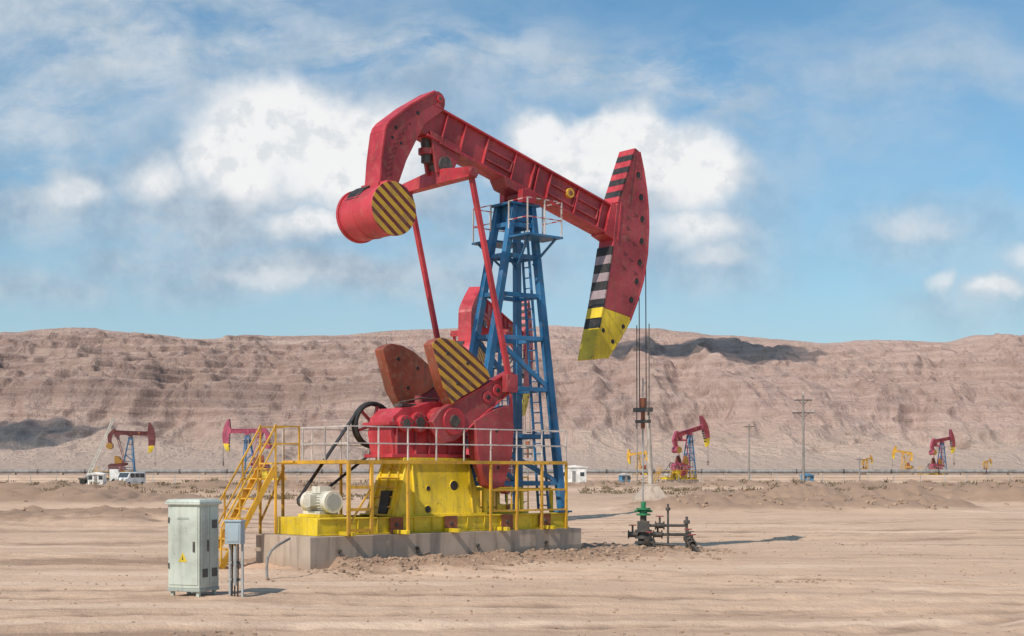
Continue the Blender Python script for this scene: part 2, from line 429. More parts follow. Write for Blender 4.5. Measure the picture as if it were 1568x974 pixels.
    for t in (-.2, .2): m.prism([(4.2, 9.5), (4.66, 9.5), (5.0, 10.2), (4.0, 10.5)], t-.04, t+.04, red2)
    m.cyl((4.43, -.3, 9.72), (4.43, .3, 9.72), 0.2, STEEL, 14); m.cyl((4.43, -.16, 9.95), (4.43, .16, 9.95), 0.26, red2, 14)
    m.cyl((4.05, 0, 9.75), (4.05, 0, 10.35), 0.13, STEEL, 12); m.cyl((4.05, 0, 9.95), (4.05, 0, 10.1), 0.2, red2, 12)
    for sg in (-1, 1):
        m.cyl((4.43, sg*1.12, 9.36), (4.43, sg*1.4, 9.36), 0.14, red2, 14)
    m.build('equaliser', E, 0.01*BV)
    # horsehead
    m = MB(); m.xf = rb
    up = [(10.94, 11.07)]+[p for p in FRONT if p[1] > 6.4]+[(10.80, 6.42), (9.72, 6.62), (9.80, 6.8), (10.13, 8.38), (10.26, 9.4)]
    m.prism(up, -.29, .29, red, near=red2)
    lo = [(9.72, 6.615), (10.80, 6.415)]+[p for p in FRONT if p[1] < 6.4]+[(9.41, 5.2)]
    m.prism(lo, -.288, .288, yel)
    for a_, b_ in zip(FRONT[1:-1], FRONT[2:]):
        for t in (-.27, .27): m.bar((a_[0]+.01, t, a_[1]), (b_[0]+.01, t, b_[1]), 0.05, 0.06, red if b_[1] > 6.3 else yel, up=(1, 0, 0))
    def back(z):
        P_ = [(10.96, 11.07), (10.27, 9.42), (10.13, 8.38), (9.80, 6.8), (9.38, 5.2)]
        for a_, b_ in zip(P_[:-1], P_[1:]):
            if b_[1] <= z <= a_[1]: return a_[0]+(b_[0]-a_[0])*(a_[1]-z)/(a_[1]-b_[1])
        return P_[-1][0]
    def strips(z0, z1, n, cols):
        for i in range(n):
            za = z0+(z1-z0)*i/n; zb = z0+(z1-z0)*(i+1)/n
            m.bar((back(za)-.01, 0, za), (back(zb)-.01, 0, zb), 0.60, 0.05, cols[i % len(cols)], up=(-1, 0, 0))
    strips(11.06, 9.5, 9, [red, BLK]); strips(8.3, 6.62, 7, [BLK, GRYP]); strips(6.62, 5.2, 5, [yel, BLK, yel, yel, yel])
    for z in (10.35, 9.75, 9.15, 8.55, 7.95, 7.42, 6.9):
        x = front_s(z)-.24; m.cyl((x, -.297, z), (x, -.2, z), 0.095, BLK, 16); m.ring((x, -.294, z), (0, 1, 0), .10, .01, red2, 16, 5)
    for x, z in ((10.5, 6.15), (10.1, 5.72), (9.75, 6.0)): m.cyl((x, -.294, z), (x, -.2, z), 0.065, BLK, 12)
    for x, z in ((10.62, 9.2), (10.62, 8.9), (10.62, 8.6), (10.9, 9.3), (10.5, 8.2), (10.45, 7.8), (10.72, 8.05), (10.85, 8.5), (10.9, 7.7)):
        m.bar((x, -.294, z), (x+.16, -.294, z-.09), 0.012, 0.03, MAR); m.bar((x, -.294, z-.1), (x+.1, -.294, z-.04), 0.012, 0.02, MAR)
    m.bar((10.42, -.30, 9.5), (10.28, -.30, 8.45), .02, .06, red); m.bar((10.95, -.297, 10.9), (10.72, -.297, 9.4), .012, .02, MAR)
    m.build('horsehead', E, 0.008*BV)
    # bridle cables
    m = MB()
    tops = rb((11.50, 0, 8.9)); fx = 11.55
    for t in (-.13, .13):
        m.cyl((max(tops[0], fx-.03), t, tops[2]), (fx, t, 4.0), 0.014, BLK, 6)
        fr = [rb((p[0]+.05, t, p[1])) for p in FRONT[1:6]]
        m.path(fr, 0.014, BLK)
    for t in (-.24, .24): m.cyl((fx, t, 6.3), (fx, t, 3.4), 0.014, STEEL, 6)
    m.box(fx-.09, fx+.09, -.3, .3, 3.86, 3.98, STEEL); m.box(fx-.06, fx+.06, -.08, .08, 3.98, 4.25, RUST)
    m.box(fx-.07, fx+.07, -.24, .24, 3.55, 3.64, STEEL); m.cyl((fx, 0, 3.4), (fx, 0, 3.86), 0.06, RUST, 10)
    m.cyl((fx, 0, 1.0), (fx, 0, 4.8), 0.020, GALV, 8)
    m.build('bridle_and_carrier_bar', E)
    # cranks and counterweights
    for sg, nm in ((-1, 'near'), (1, 'far')):
        m = MB(); m.xf = rc
        al = math.atan2(.96, 1.63); e = Vector((math.cos(al), 0, math.sin(al))); nn = Vector((-e.z, 0, e.x)); S = Vector((SH[0], 0, SH[1]))
        pr_ = []
        for a_, b_ in ((-.55, -.3), (-.2, -.42), (.4, -.40), (2.1, -.24), (2.28, -.1), (2.28, .1), (2.1, .24), (.4, .40), (-.2, .42), (-.55, .3)):
            v = S+e*a_+nn*b_; pr_.append((v.x, v.z))
        ya, yb = sorted((sg*.92, sg*1.12)); m.prism(pr_, ya, yb, red2)
        for b_ in (-1, 1):
            p0 = S+e*.1+nn*b_*.38; p1 = S+e*2.1+nn*b_*.21
            m.bar((p0.x, sg*1.13, p0.z), (p1.x, sg*1.13, p1.z), .05, .05, red)
        m.cyl((SH[0], sg*.86, SH[1]), (SH[0], sg*1.17, SH[1]), 0.33, red, 20); m.cyl((SH[0], sg*.86, SH[1]), (SH[0], sg*1.19, SH[1]), 0.15, STEEL, 16)
        for a_ in (1.2, 1.55, 1.89):
            v = S+e*a_; m.cyl((v.x, sg*.9, v.z), (v.x, sg*1.16, v.z), 0.15, red, 14); m.cyl((v.x, sg*.9, v.z), (v.x, sg*1.19, v.z), 0.06, BLK, 10)
        ya, yb = sorted((sg*.84, sg*1.19))
        fan = [(3.33, 5.20), (3.45, 5.31), (3.62, 5.37), (3.95, 5.33), (4.30, 5.2), (4.85, 4.84), (5.03, 4.66), (5.12, 4.47), (4.7, 4.20), (4.25, 4.0), (3.93, 3.80), (3.66, 4.2)]
        m.prism(fan, ya, yb, FBRN, near=FSTR if sg < 0 else FBRN, side=FBRN)
        low = [(4.62, 3.42), (5.2, 3.70), (5.74, 3.84), (5.86, 3.3), (5.80, 2.6), (5.53, 1.84), (5.25, 1.78), (5.04, 1.86), (4.72, 2.6)]
        m.prism(low, ya, yb, MAR if sg > 0 else red2)
        for x, z in ((3.8, 5.0), (4.4, 4.8), (4.1, 4.3), (5.3, 3.2), (5.35, 2.3)):
            yo = sorted((sg*.83, sg*1.2)); m.cyl((x, yo[0], z), (x, yo[1], z), .05, BLK, 10)
        m.build('crank_and_counterweight_'+nm, E, 0.015*BV)
        m = MB()
        P_ = (px, sg*1.27, pz); Q_ = (ex, sg*1.27, ez)
        m.bar(P_, Q_, 0.11, 0.12, red, up=(1, 0, 0))
        m.cyl((px, sg*1.0, pz), (px, sg*1.38, pz), 0.13, red2, 14)
        m.box(px-.17, px+.17, sg*1.27-.1, sg*1.27+.1, pz-.22, pz+.22, red2)
        m.cyl((ex, sg*1.15, ez), (ex, sg*1.42, ez), .12, red2, 14)
        m.build('pitman_'+nm, E, 0.01*BV)
    # guard rail + deck
    m = MB()
    X0, X1, T = .85, 7.4, 1.40
    def post(x, y, low=True):
        if low: m.bar((x, y, .76), (x, y, 2.42), 0.055, 0.055, YEL2)
        m.bar((x, y, 2.42), (x, y, 3.22), 0.028, 0.028, WHT)
    N = 8
    for i in range(N+1):
        x = X0+(X1-X0)*i/N
        post(x, -T, i in (0, 2, 5, 6, 7, 8)); post(x, T, i in (0, 2, 4, 6, 8))
    post(X0, -.45, False); post(X0, .5, False)
    for (xa, ya), (xb, yb) in [((X0, -T), (X1, -T)), ((X0, T), (X1, T)), ((X0, -T), (X0, T)), ((X1, -T), (X1, T))]:
        m.bar((xa, ya, 2.42), (xb, yb, 2.42), 0.06, 0.08, YEL2)
    for (xa, ya), (xb, yb) in [((X0, -T), (X1, -T)), ((X0, T), (X1, T)), ((X0, -T), (X0, .6)), ((X1, -T), (X1, T))]:
        for z in (3.22, 2.84): m.bar((xa, ya, z), (xb, yb, z), 0.03, 0.03, WHT)
    for y in (-T, T):
        for z in (1.25, 1.75): m.bar((4.95, y, z), (X1, y, z), 0.035, 0.045, YEL2)
    m.bar((X1, -T, 1.75), (X1, T, 1.75), 0.035, 0.045, YEL2)
    for x in (X0+.01, X0+.62): m.bar((x, -T-.01, .8), (x, -T-.01, 2.4), 0.07, 0.07, YEL2)
    for z in (.88, 1.35, 1.85): m.bar((X0, -T-.01, z), (X0+.6, -T-.01, z), 0.06, 0.07, YEL2)
    m.bar((X0+.02, -T, 1.0), (X0+.6, -T, 1.8), .03, .04, YEL2)
    m.box(X0, 2.55, -T+.05, T-.05, 2.385, 2.415, YEL2)
    m.build('guard_rail', E)
    # stair
    m = MB(); ta, tb = .72, 1.42
    top_, bo = (.25, 2.40), (-1.15, 0.02)
    m.box(.22, .9, ta, tb, 2.37, 2.41, YEL2)
    for t in (ta, tb):
        m.bar((top_[0], t, top_[1]-.08), (bo[0], t, bo[1]), 0.04, 0.14, YEL2)
        m.bar((.25, t, .76 if t < 1.18 else 0), (.25, t, 2.4), .05, .05, YEL2)
        m.bar((.25, t, 3.25), (.88, t, 3.25), .035, .035, YEL2); m.bar((.25, t, 2.85), (.88, t, 2.85), .03, .03, YEL2)
        m.bar((.25, t, 3.25), (-1.15, t, .95), .035, .035, YEL2); m.bar((.25, t, 2.85), (-1.15, t, .5), .03, .03, YEL2)
        for k in range(4):
            f = k/3; x = .25-1.4*f; z = 2.4-2.38*f; m.bar((x, t, z), (x, t, z+.9), .035, .035, YEL2)
        m.bar((.88, t, 2.4), (.88, t, 3.27), .035, .035, YEL2)
    for k in range(10):
        f = (k+.6)/10.4; x = .25-1.4*f; z = 2.4-2.38*f
        m.box(x-.12, x+.12, ta+.02, tb-.02, z-.015, z+.015, YEL2)
    m.bar((.25, tb, 1.0), (.9, tb, 2.3), .04, .04, YEL2)
    m.build('stairs', E)
    return E

R = math.radians
main = pumpjack((-5.20, 32.2, 0), R(40), 1, 0, main=True)
pumpjack((-2.75, 57.6, -.3), R(71), 0.93, R(5))
pumpjack((27.9, 264.5, 0), R(35), 1, R(30), red=PINK, red2=RED2)
pumpjack((102, 352, 0.3), R(35), 1, R(24), red=PINK, red2=RED2)
pumpjack((143, 500, 1.2), R(180), 0.8, R(26), red=YEL2, red2=YEL2, blue=YEL2)
pumpjack((33, 330, 0.5), R(150), 0.6, R(10), red=YEL2, red2=YEL2, blue=YEL2)
pumpjack((-77.5, 264, 0), R(8), 0.95, R(14), red=MAR, red2=MAR, blue=BLU)
pumpjack((-40.2, 250, 0), R(172), 0.95, R(16), red=PINK, red2=PINK)
pumpjack((122, 500, 1.2), R(30), 0.55, R(26), red=YEL2, red2=YEL2, blue=YEL2)
pumpjack((178, 540, 1.2), R(30), 0.5, R(26), red=YEL2, red2=YEL2, blue=YEL2)

# ------------------------------------------------------------------ wellhead
def wellhead(loc):
    m = MB(); S_ = STEEL
    m.cyl((0, 0, -.1), (0, 0, .12), .3, S_, 16); m.cyl((0, 0, .1), (0, 0, .55), .15, S_, 16)
    for z in (.2, .34, .52): m.cyl((0, 0, z), (0, 0, z+.06), .24, S_, 16)
    m.box(-.16, .16, -.14, .14, .58, .82, S_); m.cyl((0, 0, .8), (0, 0, .98), .09, S_, 12)
    m.cyl((0, 0, .98), (0, 0, 1.03), .2, GREEN, 14); m.cyl((0, 0, 1.03), (0, 0, 1.14), .11, GREEN, 14)
    m.cyl((0, 0, 1.14), (0, 0, 1.19), .2, GREEN, 14); m.cyl((0, 0, 1.19), (0, 0, 1.36), .07, GREEN, 12)
    m.cyl((-.25, 0, 1.1), (.25, 0, 1.1), .035, GREEN, 8)
    def valve(x, y, z, ax=(1, 0, 0), w=RED2):
        ax = Vector(ax); c = Vector((x, y, z))
        m.cyl(c-ax*.13, c+ax*.13, .08, S_, 10)
        for k in (-.13, .1): m.cyl(c+ax*k, c+ax*(k+.03), .12, S_, 12)
        m.cyl(c, c+Vector((0, 0, .25)), .03, S_, 8); m.ring(c+Vector((0, 0, .26)), (0, 0, 1), .1, .014, w, 16, 6)
        m.bar(c+Vector((-.1, 0, .26)), c+Vector((.1, 0, .26)), .02, .02, w)
    m.cyl((-.4, 0, .45), (1.25, 0, .45), .045, S_, 10); valve(-.3, 0, .45); valve(.4, 0, .45)
    m.cyl((0, -.05, .7), (1.2, -.05, .7), .04, S_, 10); valve(.45, -.05, .7)
    m.cyl((.68, -.05, .2), (.68, -.05, 1.3), .03, S_, 8); m.cyl((.68, -.05, 1.12), (.68, -.05, 1.2), .07, S_, 10)
    m.cyl((1.2, -.05, .05), (1.2, -.05, .95), .04, S_, 8); m.cyl((1.2, -.05, .75), (1.2, -.05, .85), .09, S_, 10)
    valve(1.2, -.35, .35, (0, 1, 0)); m.cyl((1.2, .1, .35), (1.2, -1.4, .22), .045, S_, 10); valve(1.2, -.8, .3, (0, 1, 0), S_)
    valve(1.2, -1.25, .24, (0, 1, 0)); m.cyl((1.2, -1.4, .22), (1.45, -1.5, -.05), .045, S_, 10)
    m.cyl((0, 0, .3), (.2, -1.0, .25), .045, S_, 10); valve(.12, -.6, .28, (0.2, -1, 0)); m.cyl((.2, -1, .3), (.2, -1, -.1), .045, S_, 10)
    m.cyl((.2, -1, .25), (.75, -1.1, .2), .04, S_, 8); m.cyl((-.1, -.2, .1), (-.7, -.9, .02), .035, S_, 8)
    return m.build('wellhead', None, 0.004, loc=loc)
wellhead((3.66, 39.62, 0.0))

# ------------------------------------------------------------------ control cabinet + junction box
def cabinet():
    E = empty('control_cabinet', (-5.44, 24.75, 0), R(-20.5))
    m = MB(); W, Dp = .64, .62
    m.box(-W, 0, 0, Dp, .16, 1.66, CABG)
    m.frustum((-W-.04, .04, -.05, Dp+.05), (-W+.0, 0.0, 0.0, Dp), 1.662, 1.715, CABG)
    m.box(-W-.04, .04, -.05, Dp+.05, 1.62, 1.66, CABG)
    for x in (-W+.03, -.09):
        for y in (.03, Dp-.09): m.box(x, x+.06, y, y+.06, -.1, .16, CABG)
    m.box(-W-.01, .01, -.01, Dp+.01, .10, .158, CABD)
    m.build('body', E, .008)
    m = MB()
    m.box(-W+.03, -.03, -.012, -.001, .22, 1.58, CABG)
    m.box(.001, .012, .04, Dp/2-.01, .22, 1.58, CABG); m.box(.001, .012, Dp/2+.01, Dp-.04, .22, 1.58, CABG)
    m.box(-.12, -.085, -.03, -.012, .8, .98, STEEL); m.box(.012, .03, Dp/2-.08, Dp/2-.05, .8, 1.0, STEEL)
    m.box(.012, .02, .08, .24, .35, .5, STEEL); m.box(.012, .02, .38, .54, 1.2, 1.35, STEEL); m.box(.012, .02, .38, .54, .35, .5, STEEL)
    for z in (.5, 1.3): m.box(-W+.015, -W+.04, -.03, -.01, z, z+.1, STEEL)
    m.prism([(-.42, .62), (-.24, .62), (-.33, .79)], -.018, -.013, YEL)
    m.prism([(-.345, .66), (-.315, .66), (-.33, .74)], -.021, -.0185, BLK)
    m.box(-.45, -.2, -.016, -.013, 1.36, 1.40, CABD)
    m.build('doors', E, .003)
cabinet()
def jbox():
    E = empty('junction_box', (-4.87, 25.0, 0), R(-15))
    m = MB()
    m.box(-.15, .15, -.09, .09, .93, 1.32, JBG); m.box(-.17, .17, -.11, .11, 1.32, 1.35, JBG); m.box(-.12, .12, -.1, -.091, .97, 1.28, JBG)
    m.build('box', E, .006)
    m = MB()
    for x in (-.12, .12): m.bar((x, .05, -.1), (x, .05, .93), .035, .035, GALV)
    m.bar((-.12, .05, .3), (.12, .05, .3), .03, .04, GALV); m.bar((-.12, .05, .6), (.12, .05, .6), .03, .04, GALV)
    for x in (-.05, .0, .06): m.path([(x, 0, .93), (x, 0, .4), (x, -.02, -.1)], .014, BLK)
    m.cyl((.02, -.03, .2), (.02, -.03, .9), .03, GALV, 8)
    m.build('stand', E)
jbox()
m = MB()
m.path([(-.10, 0, -.1), (-.12, 0, .25), (-.10, 0, .45), (-.03, .05, .60), (.08, .15, .70), (.2, .9, .8)], .028, PIPE, 8)
m.build('cable_conduit', None, loc=(-4.85, 28.8, 0))

# ------------------------------------------------------------------ ground
U = Vector((math.cos(R(40)), math.sin(R(40)))); V = Vector((-U.y, U.x)); O = Vector((-5.20, 32.2))
def nz(x, y, s, z=0.0): return noise.noise(Vector((x*s, y*s, z)))
def ss(a, b, v):
    k = min(1, max(0, (v-a)/(b-a))); return k*k*(3-2*k)
# wheel tracks: (y at x=0, slope, rut width)
TRK = [(15.6, .05, .3), (17.4, .05, .3), (20.2, .12, .3), (22.1, .12, .3), (23.5, -.16, .35), (25.4, -.16, .35), (14.0, .75, .3), (15.9, .75, .3), (29.5, -.45, .35), (31.6, -.45, .35), (45.5, .06, .6), (48.0, .06, .6), (53, -.10, .8), (55.6, -.10, .8), (61, .05, .9), (64, .05, .9)]
PATCH = ((-9.5, 35, 6, 1.7, 1.1), (-5.5, 19.5, 4.2, 1.0, 1.1), (-7.5, 26.5, 3, .9, .7), (9, 46, 9, 1.4, .6), (-13, 44, 8, 1.6, .8), (3, 24.5, 3.8, .6, .5), (6, 30.5, 4.5, .8, .45), (11, 38, 5, .9, .5), (-15, 52, 9, 2.2, .8), (14, 54, 9, 1.8, .6), (1, 18.5, 2.5, .45, .5), (-3.6, 24.6, 1.6, .5, .7))  # ovals of darker ground tone: centre, radii, strength
def ground_h(x, y):
    """returns (height, soil) - soil marks disturbed earth and darker patches"""
    h = 0.06*nz(x, y, .25, 3)+0.030*nz(x, y, 1.1, 9)+0.018*nz(x, y, 3.1, 5)
    soil_tone = 0.0
    if y < 75 and abs(x) < 40:
        d = Vector((x, y))-O; s_ = d.dot(U); t_ = d.dot(V)
        ds = max(0, -s_-0.1, s_-9.2); dt = max(0, abs(t_+.1)-1.25); dd = math.hypot(ds, dt)
        w = 1-ss(0.1, 2.4+.9*nz(x, y, .5, 2), dd)
        if s_ < .5: w *= .35
        n = .5+.5*nz(x, y, 1.3, 7)+.45*nz(x, y, 3.7, 1)
        h += w*(.06+.28*max(0, n)); soil_tone = max(soil_tone, w*1.25)
        dw = math.hypot(x-3.9, y-39.4); w = 1-ss(.8, 2.8, dw); h += w*.08*(1+nz(x, y, 2.5, 4)); soil_tone = max(soil_tone, w*.9)
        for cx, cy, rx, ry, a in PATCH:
            g = math.exp(-((x-cx)/rx)**2-((y-cy)/ry)**2)*(.8+.9*nz(x, y, .6, cx)); soil_tone = max(soil_tone, a*g); h -= .03*g
        for k, (yc, sl, wd) in enumerate(TRK):
            yy = (y-yc-sl*x-1.3*nz(x, 0, .05, int(k/2)*7))/math.sqrt(1+sl*sl)
            if abs(yy) > 3*wd: continue
            g = math.exp(-(yy/wd)**2); h -= .045*g*(1+.4*math.sin(x*8+yy*6))-.03*math.exp(-((abs(yy)-1.5*wd)/.14)**2); soil_tone = max(soil_tone, (.65+.5*nz(x, y, .3, yc))*g)
    def berm(x0, x1, y0, y1, amp, sd):
        wx = ss(x0-6, x0+3, x)*(1-ss(x1-3, x1+6, x)); yc = (y0+y1)/2+3*nz(x, 0, .06, sd); hw = (y1-y0)/2
        wy = 1-ss(hw*.3, hw, abs(y-yc)); return wx*wy*amp*max(0, .55+.5*nz(x, y, .22, sd)+.4*nz(x, y, .7, sd+2)+.2*nz(x, y, 1.9, sd))
    if 45 < y < 330:
        b = berm(9, 24, 74, 90, 1.2, 11)+berm(14, 70, 92, 108, 1.3, 17)+berm(24, 140, 120, 145, 1.4, 23)+berm(-60, -15, 56, 74, .7, 31)\
            + berm(-120, -24, 88, 112, 1.2, 37)+berm(-200, -15, 150, 175, 1.2, 41)+berm(0, 240, 180, 205, 1.1, 43)
        h += b; soil_tone = max(soil_tone, min(1.05, b*2.4))
        rough = ss(72, 100, y)*(.5+.6*nz(x, y, .03, 8)); soil_tone = max(soil_tone, .7*rough); h += rough*.12*nz(x, y, .5, 6)
    e = 1-ss(4, 12, abs(y-300)); h += 1.5*e
    if y > 700: h += -.6
    return h, soil_tone
def grow(a, b, step, ratio):
    out = [a]
    while out[-1] < b: out.append(out[-1]+step); step *= ratio
    return out
ys = [-400, -150, -60, -20, 0, 8, 12]+grow(14, 62, .10, 1.0033)[:]
ys += grow(ys[-1]+.6, 330, .6, 1.010)[0:]
ys += grow(ys[-1]+6, 4000, 8, 1.12)
xr = grow(0, 26, .14, 1.0)
xr += grow(xr[-1]+.3, 300, .3, 1.025)
xr += grow(xr[-1]+10, 4000, 14, 1.2)
xs = [-x for x in xr[:0:-1]]+xr
vs = []; so = []
for y in ys:
    for x in xs:
        h, s_ = ground_h(x, y); vs.append((x, y, h)); so.append(s_)
nx = len(xs); fs = [(j*nx+i, j*nx+i+1, (j+1)*nx+i+1, (j+1)*nx+i) for j in range(len(ys)-1) for i in range(nx-1)]
me = bpy.data.meshes.new('ground'); me.from_pydata(vs, [], fs)
me.polygons.foreach_set('use_smooth', [True]*len(fs))
at = me.attributes.new('soil_tone', 'FLOAT', 'POINT'); at.data.foreach_set('value', so)
ground = bpy.data.objects.new('ground', me); COL.objects.link(ground)
m_, t, b, P = newmat('desert_dirt', 0.95)
b.inputs['Specular IOR Level'].default_value = .15
an = t.n.new('ShaderNodeAttribute'); an.attribute_name = 'soil_tone'; soil_tone = an.outputs['Fac']
n0 = t.noise(P, .07, 4); n1 = t.noise(P, .4, 6, .6); n2 = t.noise(P, 5, 6, .7); n3 = t.noise(P, 26, 4, .7)
tr = t.noise(t.scale(P, (.05, .75, 1)), 1.0, 6, .62, .8)
t2 = t.noise(t.scale(P, (.10, .35, 1)), 1.0, 5, .6, 1.2)
c = t.mix(t.smooth(n0, .35, .65), (0.68, .465, .325), (.60, .405, .28))
c = t.mix(t.math('MULTIPLY', t.smooth(tr, .52, .66), .7), c, (.77, .565, .415))
c = t.mix(t.math('MULTIPLY', t.smooth(tr, .45, .33), .6), c, (.42, .275, .19))
c = t.mix(t.math('MULTIPLY', t.smooth(t2, .42, .28), .6), c, (.33, .215, .15))
c = t.mix(t.math('MULTIPLY', t.smooth(n1, .52, .74), .40), c, (.46, .305, .21))
s2 = t.smooth(t.math('ADD', soil_tone, t.math('MULTIPLY', t.math('SUBTRACT', n1, .5), .9)), .15, .90)
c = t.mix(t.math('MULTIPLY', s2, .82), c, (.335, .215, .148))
c = t.mix(t.math('MULTIPLY', t.smooth(n2, .56, .74), .38), c, (.26, .17, .12))
c = t.mix(t.math('MULTIPLY', t.smooth(n3, .6, .8), .35), c, (.72, .57, .46))
t.link(c, b.inputs['Base Color'])
bh = t.math('ADD', t.math('MULTIPLY', n2, .8), t.math('MULTIPLY', n3, .2)); bump(t, b, bh, .8, .10)
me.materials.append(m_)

# rubble ------------------------------------------------------------------
bm = bmesh.new(); bmesh.ops.create_icosphere(bm, subdivisions=1, radius=1)
iv = [v.co.copy() for v in bm.verts]; fi = [[v.index for v in f.verts] for f in bm.faces]; bm.free()
def rock_mat():
    m, t, b, P = newmat('rock', .95); n = t.noise(P, 1.3, 5); c = t.mix(t.smooth(n, .35, .65), (.44, .30, .205), (.28, .185, .125))
    t.link(c, b.inputs['Base Color']); return m
vs = []; fs = []
def rock(x, y, r):
    z = ground_h(x, y)[0]; o = len(vs); sd = random.random()*50
    sx, sy, sz = r*random.uniform(.7, 1.4), r*random.uniform(.7, 1.3), r*random.uniform(.45, .9); ro = random.random()*6.28
    cr, sr = math.cos(ro), math.sin(ro)
    for v in iv:
        k = 1+.45*noise.noise(v*1.3+Vector((sd, 0, 0))); px, py = v.x*sx*k, v.y*sy*k
        vs.append((x+px*cr-py*sr, y+px*sr+py*cr, z+v.z*sz*k+sz*.1))
    fs.extend([[i+o for i in f] for f in fi])
for i in range(1500):
    s_ = random.uniform(-.5, 10.5); t_ = -1.3-abs(random.gauss(0, .95)); p = O+U*s_+V*t_; rock(p.x, p.y, random.choice((.015, .02, .02, .03, .06))*random.uniform(.6, 1.4))
for i in range(220):
    a = random.random()*6.28; d = random.uniform(.3, 2.4); rock(3.6+math.cos(a)*d*1.2, 38.9+math.sin(a)*d, random.uniform(.02, .09))
for i in range(1900):
    x = random.uniform(-12, 14); y = random.uniform(15.5, 60)
    rock(x, y, random.uniform(.010, .034))
for k in range(26):     # small heaps of clods
    cx, cy = random.uniform(-9, 13), random.uniform(18, 58)
    for i in range(28): rock(random.gauss(cx, .45), random.gauss(cy, .3), random.uniform(.012, .05))
for (x0, x1, y0, y1, n, r) in ((9, 24, 76, 90, 300, .15), (14, 75, 92, 108, 350, .2), (-60, -14, 60, 72, 200, .12), (24, 120, 120, 145, 250, .2), (-100, -28, 92, 110, 200, .2)):
    for i in range(n): rock(random.uniform(x0, x1), random.uniform(y0, y1), r*random.uniform(.25, 1.1))
me = bpy.data.meshes.new('rubble'); me.from_pydata(vs, [], fs); me.materials.append(rock_mat())
o = bpy.data.objects.new('gravel_rubble', me); COL.objects.link(o)

# dry scrub ------------------------------------------------------------------
vs = []; fs = []
for i in range(3800):
    left = random.random() < .6
    y = random.uniform(110, 255); x = random.uniform(-.42, -.04)*y if left else random.uniform(.05, .42)*y
    if nz(x, y, .04, 2) < -.05: continue
    z = ground_h(x, y)[0]-.05; hgt = random.uniform(.2, .55)
    for k in range(9):
        a = random.random()*6.28; l = hgt*random.uniform(.5, 1); o = len(vs); w = .05
        bx, by = x+random.uniform(-.5, .5), y+random.uniform(-.3, .3)
        dx, dy = math.cos(a)*l*.5, math.sin(a)*l*.5
        vs += [(bx-w, by, z), (bx+w, by, z), (bx+dx+w, by+dy, z+l*.7), (bx+dx*1.3, by+dy*1.3, z+l)]
        fs.append([o, o+1, o+2, o+3])
me = bpy.data.meshes.new('scrub'); me.from_pydata(vs, [], fs); me.materials.append(paint('dry_scrub', (.20, .145, .085), .3, .9))
o = bpy.data.objects.new('dry_scrub', me); COL.objects.link(o)

# ------------------------------------------------------------------ mountains
RL = [(-1900, 190), (-1300, 182), (-1000, 205), (-720, 199), (-610, 206), (-520, 197), (-444, 190), (-350, 195), (-261, 194), (-150, 202), (-20, 205), (70, 209), (198, 204), (290, 194), (428, 185), (520, 187), (602, 184), (648, 194), (720, 192), (1000, 188), (1400, 200), (1900, 180)]
def ridge(x):
    for a_, b_ in zip(RL[:-1], RL[1:]):
        if a_[0] <= x <= b_[0]: return a_[1]+(b_[1]-a_[1])*ss(0, 1, (x-a_[0])/(b_[0]-a_[0]))
    return 190
PR = [(900, -2), (1120, 3), (1240, 12), (1330, 24), (1400, 46), (1470, 70), (1520, 96), (1580, 104), (1640, 114), (1700, 136), (1780, 150), (1900, 176), (1985, 196), (2080, 190), (2500, 120)]
def prof(y):
    if y <= PR[0][0]: return PR[0][1]
    for a_, b_ in zip(PR[:-1], PR[1:]):
        if a_[0] <= y <= b_[0]: return a_[1]+(b_[1]-a_[1])*(y-a_[0])/(b_[0]-a_[0])
    return PR[-1][1]
mr = grow(0, 900, 2.7, 1.0); mr += grow(mr[-1]+4, 2200, 5, 1.06); mx = [-x for x in mr[:0:-1]]+mr
my = grow(900, 1240, 20, 1)+grow(1250, 2050, 3.4, 1)+grow(2060, 2500, 22, 1)
vs = []
nn_ = noise.noise
for y in my:
    k = ss(1200, 1400, y); ktop = 1-.88*ss(1860, 1995, y)
    low = 1-ss(1420, 1540, y)
    for x in mx:
        lf = 1-ss(-300, 100, x)           # left part: layered ledges, right part: gullied slopes
        wob = 90*nn_(Vector((x/300, y/600, 1)))+40*nn_(Vector((x/95, y/220, 5)))+16*nn_(Vector((x/36, y/80, 6)))
        z = prof(y+wob*k*ktop)
        wx = x+26*nn_(Vector((x/70, y/70, 0)))+9*nn_(Vector((x/24, y/24, 30)))
        g = 1-abs(nn_(Vector((wx/80, y/260, 2))))*2.4
        g2 = 1-abs(nn_(Vector((wx/30, y/85, 8))))*2.4
        g3 = 1-abs(nn_(Vector((wx/13, y/38, 12))))*2.4
        fr = nn_(Vector((x/38, y/38, 3)))+.5*nn_(Vector((x/17, y/17, 7)))
        z += k*ktop*(11*(g-.5)+5.4*(g2-.5)+2.5*(g3-.5)+4.5*fr)
        T_ = 11.0; q_ = (z+5*nn_(Vector((x/180, y/180, 21))))/T_; fl = math.floor(q_); f_ = q_-fl
        st = (fl+ss(.28, .72, f_))*T_ - (q_*T_-z)
        am = (.20+.52*lf+.25*nn_(Vector((x/120, y/200, 40))))*(1-low*.7)*k*ktop
        z += (st-z)*max(0, am)
        z *= 1+(ridge(x)/198-1)*ss(1450, 1985, y)
        if y < 1000: z = min(z, -2)
        vs.append((x, y, z))
nx = len(mx); fs = [(j*nx+i, j*nx+i+1, (j+1)*nx+i+1, (j+1)*nx+i) for j in range(len(my)-1) for i in range(nx-1)]
me = bpy.data.meshes.new('mountain'); me.from_pydata(vs, [], fs); me.polygons.foreach_set('use_smooth', [True]*len(fs))
o = bpy.data.objects.new('mountain_range', me); COL.objects.link(o)
m_, t, b, P = newmat('hazed_badland_rock', 1.0); b.inputs['Specular IOR Level'].default_value = .05
